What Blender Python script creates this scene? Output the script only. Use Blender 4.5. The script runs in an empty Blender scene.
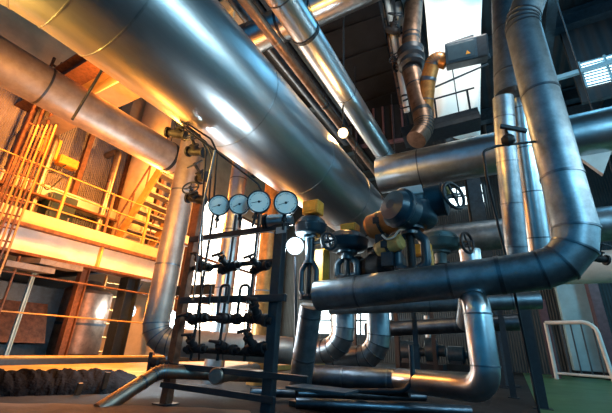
import bpy, math, random
from mathutils import Vector as V, Matrix
random.seed(7)
C = bpy.context.scene.collection
PI = math.pi
# ------------------------------------------------------------------ camera frame (612x413 photograph)
F = 342.0; CX, CY = 306.0, 206.5
cam_pos = V((0, 0, 0.6))
up = V((40, -846.5, 342.)).normalized()
yd = V((209, 148.5, 342.)); yd = (yd - up*yd.dot(up)).normalized()
xd = yd.cross(up)
W = Matrix((xd, yd, up))                       # world = W @ (right, down, forward)
WT = W.transposed()
X1, Y1, Z1 = V((1,0,0)), V((0,1,0)), V((0,0,1))
def ray(px, py): return W @ V(((px-CX)/F, (py-CY)/F, 1.0))
def D(px, py, d): return cam_pos + ray(px, py)*d
def AX(px, py, x): r = ray(px, py); return cam_pos + r*(x/r.x)
def AY(px, py, y): r = ray(px, py); return cam_pos + r*(y/r.y)
def AZ(px, py, z): r = ray(px, py); return cam_pos + r*((z-cam_pos.z)/r.z)
def along(P, d, px=None, py=None):             # the point of the line P + t*d seen in a column / row
    a = WT @ (P-cam_pos); b = WT @ V(d)
    if px is not None: k = (px-CX)/F; t = (k*a.z-a.x)/(b.x-k*b.z)
    else: k = (py-CY)/F; t = (k*a.z-a.y)/(b.y-k*b.z)
    return P + V(d)*t
def up_to(P, py): return along(P, Z1, py=py)
def edges(d, pa, pb, r):                       # axis of a pipe of radius r from its two outlines
    d = V(d).normalized()
    a = ray(*pa); a = (a-d*a.dot(d)).normalized()
    b = ray(*pb); b = (b-d*b.dot(d)).normalized()
    h = math.acos(max(-1, min(1, a.dot(b))))/2
    return cam_pos + (a+b).normalized()*(r/math.sin(h))

# ------------------------------------------------------------------ materials
def mat(name, col, metal=0.0, rough=0.5, var=0.25, scale=6.0, bump=0.0, bscale=40, stretch=(1,1,1), col2=None, emit=None, estr=0, wave=None, spec=0.5, thr=(0.35,0.7)):
    m = bpy.data.materials.new(name); m.use_nodes = True
    n = m.node_tree.nodes; l = m.node_tree.links; b = n['Principled BSDF']
    b.inputs['Metallic'].default_value = metal; b.inputs['Roughness'].default_value = rough
    b.inputs['Specular IOR Level'].default_value = spec
    tc = n.new('ShaderNodeTexCoord'); mp = n.new('ShaderNodeMapping'); mp.inputs['Scale'].default_value = stretch
    l.new(tc.outputs['Object'], mp.inputs['Vector'])
    nz = n.new('ShaderNodeTexNoise'); nz.inputs['Scale'].default_value = scale; nz.inputs['Detail'].default_value = 6; nz.inputs['Roughness'].default_value = .65
    l.new(mp.outputs['Vector'], nz.inputs['Vector'])
    rp = n.new('ShaderNodeValToRGB'); rp.color_ramp.elements[0].position = thr[0]; rp.color_ramp.elements[1].position = thr[1]
    c2 = col2 if col2 else tuple(c*(1-var) for c in col)
    rp.color_ramp.elements[0].color = (*c2, 1); rp.color_ramp.elements[1].color = (*col, 1)
    l.new(nz.outputs['Fac'], rp.inputs['Fac']); l.new(rp.outputs['Color'], b.inputs['Base Color'])
    mr = n.new('ShaderNodeMapRange'); mr.inputs['To Min'].default_value = min(1, rough*1.25); mr.inputs['To Max'].default_value = rough*.85
    l.new(nz.outputs['Fac'], mr.inputs['Value']); l.new(mr.outputs['Result'], b.inputs['Roughness'])
    if bump or wave:
        bp = n.new('ShaderNodeBump'); bp.inputs['Strength'].default_value = bump if bump else .6
        if wave:
            wv = n.new('ShaderNodeTexWave'); wv.bands_direction = wave[0]; wv.inputs['Scale'].default_value = wave[1]
            wv.wave_profile = 'SIN'; l.new(tc.outputs['Object'], wv.inputs['Vector'])
            bp.inputs['Distance'].default_value = .05; l.new(wv.outputs['Fac'], bp.inputs['Height'])
        else:
            n2 = n.new('ShaderNodeTexNoise'); n2.inputs['Scale'].default_value = bscale; n2.inputs['Detail'].default_value = 4
            l.new(mp.outputs['Vector'], n2.inputs['Vector']); bp.inputs['Distance'].default_value = .02
            l.new(n2.outputs['Fac'], bp.inputs['Height'])
        l.new(bp.outputs['Normal'], b.inputs['Normal'])
    if emit:
        b.inputs['Emission Color'].default_value = (*emit, 1); b.inputs['Emission Strength'].default_value = estr
    return m
M_ = {}
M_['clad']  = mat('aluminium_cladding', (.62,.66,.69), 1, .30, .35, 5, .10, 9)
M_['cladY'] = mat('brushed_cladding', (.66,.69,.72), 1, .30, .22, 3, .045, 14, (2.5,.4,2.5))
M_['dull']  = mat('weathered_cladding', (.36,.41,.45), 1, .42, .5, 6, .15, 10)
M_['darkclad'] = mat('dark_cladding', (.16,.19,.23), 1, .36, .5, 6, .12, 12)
M_['brownclad'] = mat('brown_cladding', (.42,.33,.27), 1, .4, .5, 6, .15, 12)
M_['strap'] = mat('steel_strap', (.20,.22,.25), 1, .35, .3, 20)
M_['strapl'] = mat('bright_strap', (.55,.58,.6), 1, .3, .3, 20)
M_['dark'] = mat('dark_painted_steel', (.018,.026,.036), .2, .42, .5, 14, .1, 60)
M_['dark2'] = mat('blue_painted_steel', (.035,.07,.10), .3, .40, .5, 10, .1, 40)
M_['tube'] = mat('black_tubing', (.015,.015,.018), .4, .4, .3, 20)
M_['valve'] = mat('cast_valve_iron', (.014,.015,.019), .05, .55, .5, 25, .25, 60, spec=.3)
M_['act'] = mat('actuator_enamel', (.016,.042,.062), .1, .32, .35, 12, .05, 60)
M_['actg'] = mat('green_grey_enamel', (.06,.12,.13), .1, .35, .35, 12, .05, 60)
M_['yellow'] = mat('yellow_enamel', (.85,.36,.03), 0, .42, .4, 14, .05, 50)
M_['orange'] = mat('orange_enamel', (.52,.17,.035), 0, .45, .5, 10, .1, 40)
M_['tan'] = mat('tan_enamel', (.62,.38,.12), 0, .45, .4, 10, .1, 40)
M_['rust'] = mat('rusty_steel', (.20,.085,.045), .35, .6, .6, 12, .25, 40)
M_['purple'] = mat('primer_red_steel', (.10,.05,.065), .1, .55, .4, 9, .1, 30)
M_['rustpipe'] = mat('copper_brown_pipe', (.27,.17,.12), .9, .42, .55, 7, .15, 20)
M_['white'] = mat('white_painted_steel', (.72,.70,.66), 0, .5, .25, 3, .1, 20)
M_['dial'] = mat('dial_white', (.92,.91,.84), 0, .35, .06, 8)
M_['ink'] = mat('dial_ink', (.01,.01,.012), 0, .5, .1, 8)
M_['plate'] = mat('grey_nameplate', (.45,.50,.52), .3, .4, .2, 20)
M_['cable'] = mat('white_cable', (.8,.8,.78), 0, .4, .1, 20)
M_['sheet'] = mat('white_sheeting', (.86,.85,.80), 0, .6, .12, 1.2, .35, 2.5, col2=(.70,.62,.50), thr=(.22,.45))
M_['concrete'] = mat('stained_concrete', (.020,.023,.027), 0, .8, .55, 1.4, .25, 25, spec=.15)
M_['green'] = mat('green_floor_paint', (.06,.17,.075), 0, .42, .35, 1.1, .06, 30)
M_['yellowfloor'] = mat('yellow_kerb_and_lit_floor', (.62,.40,.10), 0, .5, .4, 3, .1, 20)  # kerb paint; on the floor strip the yellow stands in for lamplight
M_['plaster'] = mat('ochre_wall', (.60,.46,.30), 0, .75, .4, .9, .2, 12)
M_['corr'] = mat('corrugated_sheet', (.36,.33,.34), .1, .5, .45, 1.5, .8, wave=('Y', 6.5))
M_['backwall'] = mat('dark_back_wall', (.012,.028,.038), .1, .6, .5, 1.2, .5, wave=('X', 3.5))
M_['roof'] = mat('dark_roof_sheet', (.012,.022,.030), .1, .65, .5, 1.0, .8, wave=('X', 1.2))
M_['paleblue'] = mat('pale_blue_panel', (.30,.50,.58), 0, .5, .3, 1.5, .1, 10)
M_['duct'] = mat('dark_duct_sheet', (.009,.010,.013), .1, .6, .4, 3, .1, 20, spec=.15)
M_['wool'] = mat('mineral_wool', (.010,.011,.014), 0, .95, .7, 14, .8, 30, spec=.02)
M_['litfloor'] = mat('orange_lit_floor', (.15,.075,.04), 0, .9, .4, 5, .4, 30)  # orange base colour stands in for lamplight on the near floor
M_['grate'] = mat('deck_steel', (.22,.19,.17), .3, .55, .5, 9, .2, 30)
M_['rail'] = mat('yellow_rail_paint', (.52,.27,.07), .1, .45, .4, 10)
M_['daylight'] = mat('daylight_glass', (.9,.9,.9), 0, .3, .05, 2, emit=(1.0,.90,.74), estr=5.0)
M_['coldlight'] = mat('cold_daylight_glass', (.9,.95,1), 0, .3, .05, 2, emit=(.72,.93,1.0), estr=3.0)
M_['bulbcold'] = mat('cold_lamp_glass', (1,1,1), 0, .3, .05, 2, emit=(.75,.93,1.0), estr=60)
M_['bulbwarm'] = mat('warm_lamp_glass', (1,1,1), 0, .3, .05, 2, emit=(1.0,.62,.25), estr=90)
M_['blueshed'] = mat('blue_grey_sheet', (.16,.19,.27), .1, .5, .4, 1.5, .8, wave=('Y', 5.5))
M_['warmclad'] = mat('warm_lit_cladding', (.52,.45,.40), .75, .46, .4, 4, .12, 9)  # warm tint puts orange lamplight into the colour of plain cladding
M_['orangepipe'] = mat('orange_lit_lagging', (.62,.27,.07), .5, .42, .5, 8, .15, 20)  # orange base colour stands in for warm light falling on the pipes
M_['glass'] = mat('dark_lens_glass', (.05,.08,.10), 0, .12, .2, 4)

# ------------------------------------------------------------------ mesh collector
def frame(t):
    t = V(t).normalized(); a = Z1 if abs(t.z) < .9 else X1
    u = t.cross(a).normalized(); return u, t.cross(u).normalized()
class MB:
    def __init__(s): s.v = []; s.f = []; s.sm = []
    def add(s, vs, fs, smooth=False):
        o = len(s.v); s.v += [V(v) for v in vs]
        for f in fs: s.f.append([i+o for i in f]); s.sm.append(smooth)
        return s
    def box(s, c, size, R=None):
        c = V(c); vs = []
        for x in (-.5,.5):
            for y in (-.5,.5):
                for z in (-.5,.5):
                    p = V((x*size[0], y*size[1], z*size[2])); vs.append(c + (R @ p if R else p))
        return s.add(vs, [(0,1,3,2),(4,6,7,5),(0,4,5,1),(2,3,7,6),(0,2,6,4),(1,5,7,3)])
    def span(s, a, b):                              # box between two corners
        a, b = V(a), V(b); return s.box((a+b)/2, [abs(b[i]-a[i]) for i in range(3)])
    def beam(s, p, q, w, h, upv=None):
        p, q = V(p), V(q); t = (q-p).normalized(); a = V(upv) if upv else (Z1 if abs(t.z) < .9 else Y1)
        u = t.cross(a).normalized(); w2 = u.cross(t)
        R = Matrix((u, t, w2)).transposed()
        return s.box((p+q)/2, (w, (q-p).length, h), R)
    def ibeam(s, p, q, w, h, t=.014, upv=None):
        p, q = V(p), V(q); d = (q-p).normalized(); a = V(upv) if upv else (Z1 if abs(d.z) < .9 else Y1)
        u = d.cross(a).normalized(); w2 = u.cross(d)
        s.beam(p, q, t, h-2*t, upv); s.beam(p+w2*(h/2-t/2), q+w2*(h/2-t/2), w, t, upv); return s.beam(p-w2*(h/2-t/2), q-w2*(h/2-t/2), w, t, upv)
    def tube(s, pts, r, seg=20, bend=None, bs=5, mitre=False, caps=True):
        path = fillet(pts, bend, bs); n = len(path)
        rr = r if isinstance(r, (list, tuple)) else None
        tans = []
        for i in range(n):
            a = (path[i]-path[i-1]).normalized() if i else None
            b = (path[i+1]-path[i]).normalized() if i < n-1 else None
            tans.append((a+b).normalized() if a and b else (a or b))
        u, w = frame(tans[0]); rings = []
        for i in range(n):
            t = tans[i]; u = (u - t*u.dot(t)).normalized(); w = t.cross(u)
            ri = rr[0]+(rr[1]-rr[0])*i/(n-1) if rr else r
            rings.append([path[i] + (u*math.cos(2*PI*k/seg)+w*math.sin(2*PI*k/seg))*ri for k in range(seg)])
        side = [(k, (k+1) % seg, seg+(k+1) % seg, seg+k) for k in range(seg)]
        if mitre:
            for i in range(n-1): s.add(rings[i]+rings[i+1], side, True)
        else:
            s.add([p for g in rings for p in g], [tuple(j+i*seg for j in f) for i in range(n-1) for f in side], True)
        if caps:
            s.add(rings[0], [tuple(range(seg-1,-1,-1))]); s.add(rings[-1], [tuple(range(seg))])
        return s
    def lathe(s, o, d, prof, seg=24, smooth=True, split=True):   # prof: (distance along d, radius)
        o = V(o); d = V(d).normalized(); u, w = frame(d)
        rings = [[o+d*t+(u*math.cos(2*PI*k/seg)+w*math.sin(2*PI*k/seg))*max(r, 1e-4) for k in range(seg)] for t, r in prof]
        side = [(k, (k+1) % seg, seg+(k+1) % seg, seg+k) for k in range(seg)]
        if split:
            for i in range(len(prof)-1): s.add(rings[i]+rings[i+1], side, smooth)
        else:
            s.add([p for g in rings for p in g], [tuple(j+i*seg for j in f) for i in range(len(prof)-1) for f in side], smooth)
        s.add(rings[0], [tuple(range(seg-1,-1,-1))]); s.add(rings[-1], [tuple(range(seg))]); return s
    def ring(s, o, d, R, r, seg=24, ms=8):
        o = V(o); d = V(d).normalized(); u, w = frame(d); vs = []; fs = []
        for i in range(seg):
            a = 2*PI*i/seg; e = u*math.cos(a)+w*math.sin(a)
            for j in range(ms):
                b = 2*PI*j/ms; vs.append(o+e*(R+r*math.cos(b))+d*(r*math.sin(b)))
        for i in range(seg):
            for j in range(ms):
                fs.append((i*ms+j, ((i+1) % seg)*ms+j, ((i+1) % seg)*ms+(j+1) % ms, i*ms+(j+1) % ms))
        return s.add(vs, fs, True)
    def band(s, o, d, R, wd, th=.006, seg=32):      # a flat hoop around a pipe
        d = V(d).normalized(); o = V(o)
        return s.lathe(o-d*wd/2, d, [(0,R-.004),(0,R+th),(wd,R+th),(wd,R-.004)], seg)
    def prism(s, poly, d):
        n = len(poly); a = [V(p) for p in poly]; b = [p+V(d) for p in a]
        return s.add(a+b, [tuple(range(n-1,-1,-1)), tuple(range(n,2*n))]+[(i,(i+1) % n,n+(i+1) % n,n+i) for i in range(n)])
def fillet(pts, bend, bs):
    pts = [V(p) for p in pts]
    if not bend or len(pts) < 3: return pts
    out = [pts[0]]
    for i in range(1, len(pts)-1):
        a = (pts[i-1]-pts[i]); b = (pts[i+1]-pts[i]); la, lb = a.length, b.length; a.normalize(); b.normalize()
        ang = a.angle(b); tl = min(bend/math.tan(ang/2), la*.49, lb*.49) if ang < 3.1 else 0
        if tl < 1e-4: out.append(pts[i]); continue
        r = tl*math.tan(ang/2); cc = pts[i]+(a+b).normalized()*(r/math.sin(ang/2))
        p0 = pts[i]+a*tl-cc; p1 = pts[i]+b*tl-cc; th = p0.angle(p1)
        for k in range(bs+1):
            q = k/bs; out.append(cc+(p0*math.sin((1-q)*th)+p1*math.sin(q*th))/math.sin(th))
    out.append(pts[-1]); return out
BASE = {}
def link(name, mb, m, off, bevel=0):
    me = bpy.data.meshes.new(name); me.from_pydata([v-off for v in mb.v], [], mb.f)
    me.polygons.foreach_set('use_smooth', mb.sm); me.materials.append(M_[m]); me.update()
    o = bpy.data.objects.new(name, me); C.objects.link(o)
    if bevel:
        b = o.modifiers.new('bevel', 'BEVEL'); b.width = bevel; b.segments = 2; b.limit_method = 'ANGLE'
    return o
def tag(o, label, cat, group=None, kind=None):
    o['label'] = label; o['category'] = cat
    if group: o['group'] = group
    if kind: o['kind'] = kind
    return o
def thing(name, label, cat, loc=(0,0,0), group=None):
    o = bpy.data.objects.new(name, None); C.objects.link(o); o.location = loc; o.empty_display_size = .1
    BASE[o.name] = V(loc); return tag(o, label, cat, group)
def part(name, mb, m, parent, bevel=0, label=None, kind=None):
    b = BASE[parent.name]; o = link(name, mb, m, b, bevel); o.parent = parent; BASE[o.name] = b
    if label: o['label'] = label
    if kind: o['kind'] = kind
    return o
def solo(name, label, cat, mb, m, group=None, bevel=0, kind=None):
    n = len(mb.v); off = V((sum(v.x for v in mb.v)/n, sum(v.y for v in mb.v)/n, min(v.z for v in mb.v)))
    o = link(name, mb, m, off, bevel); o.location = off; BASE[o.name] = off; return tag(o, label, cat, group, kind)
def struct(name, mb, m, bevel=0):
    o = link(name, mb, m, V((0,0,0)), bevel); o['kind'] = 'structure'; BASE[o.name] = V((0,0,0)); return o
def copy_thing(o, label=None, group=None):
    c = o.copy(); C.objects.link(c)
    if label: c['label'] = label
    if group: c['group'] = group
    def rec(a, b):
        for ch in [x for x in bpy.data.objects if x.parent == a]:
            d = ch.copy(); C.objects.link(d); d.parent = b; rec(ch, d)
    rec(o, c); return c

def pipe(label, pts, r, m='clad', bend=None, bs=5, mitre=False, every=0, start=.4, seams=True, strap='strap', bw=.03, name='insulated_pipe', cat='pipe', seg=32, hang=(), caps=True, stand=()):
    pts = [V(p) for p in pts]
    lo = min(pts, key=lambda p: p.z)
    t = thing(name, label, cat, lo - V((0,0,r if not isinstance(r,tuple) else r[0])))
    part('cladding', MB().tube(pts, r, seg, bend, bs, mitre, caps), m, t)
    path = fillet(pts, bend, bs); R = r if not isinstance(r, tuple) else max(r)
    for i in range(len(path)-1):
        a, b = path[i], path[i+1]; L = (b-a).length; d = (b-a).normalized()
        if every and L > every*.6:
            s = start
            while s < L-.05:
                part('strap', MB().band(a+d*s, d, R, bw, .005), strap, t); s += every
        if seams and bend and i and len(path) > 2:
            d0 = (path[i]-path[i-1]).normalized()
            part('seam', MB().band(a, (d+d0), R, bw*.7, .006), strap, t)
    for h in stand:
        k = int(h); p = pts[k].lerp(pts[k+1], h-k); part('support_leg', MB().beam(V((p.x,p.y,0)), p-V((0,0,R*.9)), .12, .12), 'dark', t)
    for h in hang:                                    # hanger: a ring round the pipe and a rod up to the roof
        k = int(h); a, b = pts[k], pts[k+1]; p = a.lerp(b, h-k); d = (b-a).normalized()
        hb = part('hanger', MB().band(p, d, R, .06, .012), 'dark', t)
        part('hanger_rod', MB().tube([p+V((0,0,R)), V((p.x,p.y,9.0))], .014, 8), 'dark', hb)
    return t

# ------------------------------------------------------------------ the setting
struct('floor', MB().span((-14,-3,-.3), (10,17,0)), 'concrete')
fg = MB(); a, b = AZ(470,400,0), AZ(640,366,0)
fg.span((.15,4.6,-.05), (8,15.6,.006)); struct('floor_walkway', fg, 'green')
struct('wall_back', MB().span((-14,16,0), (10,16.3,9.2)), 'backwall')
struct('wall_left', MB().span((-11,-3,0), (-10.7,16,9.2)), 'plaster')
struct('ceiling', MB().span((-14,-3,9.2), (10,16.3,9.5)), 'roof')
wr = MB().span((8.2,-3,0), (8.5,17,.4)); wr.span((8.2,-3,5), (8.5,17,9.2))
for y in (-3,2,7,12,16.6): wr.span((8.2,y,.4), (8.5,y+.4,5))
struct('wall_right', wr, 'backwall')
# roof trusses and purlins
for i, (y, lab) in enumerate([(9.0,'n'), (12.5,'m'), (15.3,'f')]):
    mb = MB().ibeam((-10.7,y,8.9), (8.2,y,8.9), .3, .5, .03); struct('trim_%d' % (i+1), mb, 'dark2')
for i, x in enumerate((-4.0, -1, 2.0, 4.6)):
    struct('trim_%d' % (i+4), MB().ibeam((x,-3,8.45), (x,16,8.45), .22, .36, .02), 'dark2')

# tall daylight window in the left wall, behind the gauge rack
w1 = MB().span((-10.69,9.0,.9), (-10.62,15.8,6.2)); wo = struct('window_1', w1, 'daylight')
fr = MB()
for y in (9.0,11.2,13.4,15.8): fr.beam((-10.58,y,.8), (-10.58,y,6.3), .12, .10)
for z in (.9,2.3,3.7,6.2): fr.beam((-10.58,9,z), (-10.58,15.8,z), .10, .10)
part('window_frame', fr, 'rust', wo)
# cold daylight windows in the back wall
def backwin(n, p0, p1, nx, nz, m='coldlight'):
    a, b = AY(p0[0],p0[1],15.95), AY(p1[0],p1[1],15.95)
    a.y = 15.9; b.y = 15.98; w = struct('window_%d' % n, MB().span(a,b), m); f = MB()
    for i in range(nx+1):
        x = a.x+(b.x-a.x)*i/nx; f.beam((x,15.86,a.z), (x,15.86,b.z), .07, .07)
    for i in range(nz+1):
        z = a.z+(b.z-a.z)*i/nz; f.beam((a.x,15.86,z), (b.x,15.86,z), .07, .07)
    part('window_frame', f, 'dark2', w)
backwin(2, (446,209), (482,184), 3, 2)
bq = D(598,72,8.4)
bx0 = D(578,80,8.4).x
struct('wall_bulkhead', MB().span((bx0,bq.y,bq.z-.75),(8.2,bq.y+.12,9.2)), 'roof')
w3 = struct('window_3', MB().span((bq.x-.32,bq.y-.03,bq.z-.36),(bq.x+1.2,bq.y-.005,bq.z+.34)), 'coldlight'); w3f = MB()
for k in range(9): w3f.beam((bq.x-.32,bq.y-.06,bq.z-.36+k*.0875),(bq.x+1.2,bq.y-.06,bq.z-.36+k*.0875),.03,.035)
for k in range(4): w3f.beam((bq.x-.32+k*.5,bq.y-.07,bq.z-.4),(bq.x-.32+k*.5,bq.y-.07,bq.z+.38),.05,.06)
part('window_frame', w3f, 'paleblue', w3)
backwin(4, (395,330), (470,322), 6, 1)
backwin(5, (318,334), (392,306), 5, 2)

# ------------------------------------------------------------------ overhead pipes
A = edges(Y1, (300,98), (200,138), .65)
bp_start = V((A.x, -.35, A.z))
pipe('huge bright aluminium clad pipe crossing overhead from upper left, elbow at its near end',
     [V((A.x-3.4,-.35,A.z+.5)), bp_start, V((A.x,7.6,A.z))], .65, 'cladY', bend=1.0, bs=6, mitre=True, every=1.62, start=.35, strap='strapl', bw=.016, seg=56, hang=(1.9,))
# riveted lug on the big pipe's top seam
A2 = edges(Y1, (290,36), (325,36), .22)
pipe('bright slim aluminium pipe running overhead beside the huge pipe', [V((A2.x,-.6,A2.z)), V((A2.x,10.5,A2.z))], .22, 'cladY', every=2.2, start=1.0, bw=.02, strap='strap', hang=(0.35,0.8))
A3 = edges(Y1, (233,10), (250,10), .163)
pipe('dark pipe tucked just above the edge of the huge overhead pipe', [V((A3.x,-.6,A3.z)), V((A3.x,11,A3.z))], .163, 'darkclad', every=2.5, hang=(0.5,))
A4 = edges(Y1, (254,10), (270,10), .16)
pipe('dark pipe next to the slim bright overhead pipe, shaded on its left side', [V((A4.x,-.6,A4.z)), V((A4.x,12,A4.z))], .16, 'darkclad', every=2.8, hang=(0.5,))
A5 = edges(Y1, (331,120), (341,120), .10)
pipe('thin rust orange pipe running past the hanging warm lamp', [V((A5.x,1.5,A5.z)), V((A5.x,11.5,A5.z))], .10, 'rustpipe', every=2, hang=(0.45,))
A6 = edges(X1, (345,16), (345,-28), .36)
pipe('blue shaded pipe crossing high at top centre above the slim bright pipe', [V((-7,A6.y,A6.z)), along(A6,X1,px=386)], .36, 'clad', every=2, hang=(0.6,))
A7 = edges(Y1, (100,97), (60,118), .30)
e7 = along(A7, Y1, px=190)
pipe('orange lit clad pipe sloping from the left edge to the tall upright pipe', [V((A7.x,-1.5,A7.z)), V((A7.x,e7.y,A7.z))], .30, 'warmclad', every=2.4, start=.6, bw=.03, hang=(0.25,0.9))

# dark duct box in the middle of the roof space
zd = 7.7
dq = [AZ(306,22,zd), AZ(378,-2,zd), AZ(402,118,zd), AZ(352,134,zd)]
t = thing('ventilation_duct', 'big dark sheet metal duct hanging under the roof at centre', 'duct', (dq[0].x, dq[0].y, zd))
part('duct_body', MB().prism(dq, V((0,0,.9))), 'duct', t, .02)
for k in range(5):
    a_, b_ = dq[0].lerp(dq[3], (k+.5)/5), dq[1].lerp(dq[2], (k+.5)/5); part('stiffener', MB().beam(a_-V((0,0,.02)), b_-V((0,0,.02)), .06, .04), 'duct', t)
for P in dq: part('hanger_rod', MB().tube([P+V((0,0,.9)), V((P.x,P.y,9.2))], .02, 8), 'dark', t)
ha, hb = D(352,150,10.2), D(409,141,9.6)
t = thing('duct_hood', 'dark ribbed hood below the far end of the black duct', 'hood', (ha+hb)/2)
n_ = (hb-ha).normalized(); bk = V((-n_.y, n_.x, 0))
part('hood_shell', MB().prism([ha, hb, V((hb.x,hb.y,hb.z+1.35)), V((ha.x,ha.y,hb.z+1.35))], bk*.9), 'duct', t, .02)
for k in range(6):
    P = ha.lerp(hb, (k+.5)/6)-bk*.025; part('rib', MB().beam(P+V((0,0,.02)), V((P.x,P.y,hb.z+1.33)), .05, .05), 'purple', t)
part('flange', MB().beam(ha-bk*.03+V((0,0,.05)), hb-bk*.03+V((0,0,.05)), .08, .10), 'purple', t)
for P in (ha+bk*.4, hb+bk*.4): part('hanger_rod', MB().tube([V((P.x,P.y,hb.z+1.3)), V((P.x,P.y,9.2))], .02, 8), 'dark', t)

# mid pipe across behind the actuators (right half)
A8 = edges(X1, (440,144), (440,184), .32)
pipe('wide silver pipe lying across behind the largest actuator, running out to the right', [along(A8,X1,px=380), V((6,A8.y,A8.z))], .32, 'clad', every=1.3, start=.7, bw=.02, hang=(0.97,))
A9 = edges(X1, (470,222), (470,252), .28)
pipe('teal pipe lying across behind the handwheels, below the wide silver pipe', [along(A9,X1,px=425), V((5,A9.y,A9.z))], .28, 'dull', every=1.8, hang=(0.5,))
A10 = edges(X1, (580,252), (580,284), .34)
pipe('pale pipe at right edge behind the big elbow', [along(A10,X1,px=520), V((6.5,A10.y,A10.z))], .34, 'white', every=1.5, stand=(.93,))
A11 = edges(X1, (600,208), (600,236), .3)
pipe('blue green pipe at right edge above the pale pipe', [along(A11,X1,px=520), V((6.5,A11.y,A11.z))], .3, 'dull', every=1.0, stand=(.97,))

# ------------------------------------------------------------------ right group: front elbow pipe, uprights
HL = D(318,296,3.55)
HR = D(585,264,2.55)
top = up_to(HR, 24)
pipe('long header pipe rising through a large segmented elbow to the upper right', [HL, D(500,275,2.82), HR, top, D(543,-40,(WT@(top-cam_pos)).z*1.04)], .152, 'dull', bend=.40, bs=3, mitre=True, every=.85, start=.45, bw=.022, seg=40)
part_h = None
V1a, V1b = D(507,-25,4.9), D(513,96,4.25)
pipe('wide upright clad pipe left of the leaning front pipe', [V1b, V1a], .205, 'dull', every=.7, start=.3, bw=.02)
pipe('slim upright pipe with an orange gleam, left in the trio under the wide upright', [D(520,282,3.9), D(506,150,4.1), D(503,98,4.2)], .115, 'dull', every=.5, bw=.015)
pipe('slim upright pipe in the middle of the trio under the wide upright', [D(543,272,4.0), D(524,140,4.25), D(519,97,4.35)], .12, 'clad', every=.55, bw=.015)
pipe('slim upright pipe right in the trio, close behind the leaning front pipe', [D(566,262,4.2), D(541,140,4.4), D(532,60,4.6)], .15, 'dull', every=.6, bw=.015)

# hook tube with T handle valve
hk = [D(548,140,2.95), D(497,146,2.95), D(483,151,2.95), D(487,178,2.93), D(498,225,2.9), D(511,276,2.86), D(530,368,2.8), V((D(530,368,2.8).x+.01, D(530,368,2.8).y, 0))]
solo('drain_tube', 'thin black tube bent like a hook in front of the upright pipes', 'tube', MB().tube(hk, .011, 10, .04, 4), 'tube')
P = D(508,140,2.93)
t = thing('stop_valve', 'black stop valve with a flat bar handle on the hooked tube', 'valve', P)
part('body', MB().lathe(P-ray(560,140).normalized()*0-X1*.05, X1, [(0,.025),(.02,.045),(.05,.058),(.08,.045),(.1,.025)], 20), 'valve', t)
part('stem', MB().tube([P, P+V((0,0,.1))], .014, 10), 'valve', t)
part('handle', MB().beam(D(500,126,2.95), D(527,131,2.9), .03, .035), 'dark', t, .004)

# black posts to the floor
def post(label, pf, pyt, w, m='dark', z0=0.0, group=None, h=None):
    B = AZ(pf[0], pf[1], z0); T = up_to(B, pyt)
    t = thing('steel_post', label, 'post', B)
    part('column', MB().ibeam(B+V((0,0,.012)), T, w, w, w*.14), m, t)
    part('base_plate', MB().box(B+V((0,0,.006)), (w*1.7,w*1.7,.012)), m, t)
    return B, T
post('black steel post leaning up from the lower right under the elbow', (543,409), 283, .12)
post('thin black post just left of the thick one beneath the elbow', (514,398), 300, .085)
post('black post behind the short capped riser, under the header', (504,388), 305, .08)
post('primer red post standing on the green floor', (557,378), 300, .22, 'purple')
post('slim dark post under the middle of the header pipe', (420,400), 298, .06, 'dark2')
post('dark post under the header, just right of the segmented elbow pair', (399,374), 303, .11)
post('dark post under the header between the slim post and the capped riser', (437,378), 303, .09)
post('dark post between the two segmented elbows', (355,372), 304, .09)

# capped riser with elbow and lower run
q = D(488,389,2.52)
tp = up_to(q, 285)
pipe('short bright riser rounded over at its head, elbow at its foot, lower right', [D(400,380,3.35), q, tp, V((tp.x-.12,tp.y+.5,tp.z-.26))], .103, 'clad', bend=.15, bs=6, mitre=False, every=0, seams=False, bw=.016, seg=40)
o = [x for x in bpy.data.objects if x.type=='EMPTY'][-1]
for yy in (314, 366):
    z = up_to(q, yy); part('strap', MB().band(z, Z1, .103, .012), 'strap', o)
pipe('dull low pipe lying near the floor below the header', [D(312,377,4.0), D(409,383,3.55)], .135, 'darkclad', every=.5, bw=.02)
pipe('thin dark hose bent up from the low pipe', [D(350,391,3.3), D(404,391,3.1), D(413,380,3.1), up_to(D(413,380,3.1),345)], .022, 'dark', bend=.12, seams=False, name='drain_pipe')
# behind header
pipe('teal pipe running behind and below the header', [D(330,307,4.7), D(540,300,3.9)], .10, 'dull', every=.9, bw=.015)
pipe('dark pipe low behind the posts', [D(366,330,6.6), D(520,322,5.6)], .13, 'darkclad', every=1.2)
pipe('segmented elbow pipe, left of the pair under the header', [up_to(D(343,345,4.7),300), D(344,350,4.7), D(300,352,5.1)], .165, 'clad', bend=.32, bs=4, mitre=True, bw=.02, every=.4)
pipe('segmented elbow pipe, right of the pair under the header', [up_to(D(379,350,4.8),303), D(380,356,4.8), D(330,360,5.2)], .165, 'clad', bend=.32, bs=4, mitre=True, bw=.02, every=.4)
pipe('thick dark upright pipe below the leftmost actuator', [D(300,386,3.62), D(311,306,3.62)], .118, 'dull', every=.45, start=.3, bw=.02)

# ------------------------------------------------------------------ left group
L0 = D(153,341,4.35)
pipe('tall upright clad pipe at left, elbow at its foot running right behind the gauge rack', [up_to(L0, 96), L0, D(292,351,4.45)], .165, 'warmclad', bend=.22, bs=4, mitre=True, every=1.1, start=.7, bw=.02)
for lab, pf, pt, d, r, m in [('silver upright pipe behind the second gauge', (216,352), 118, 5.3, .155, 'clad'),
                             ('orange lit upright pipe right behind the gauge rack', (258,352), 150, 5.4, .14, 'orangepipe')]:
    B = D(*pf, d); B.z = 0; pipe(lab, [B, up_to(B, pt)], r, m, every=1.0, bw=.02)

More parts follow.
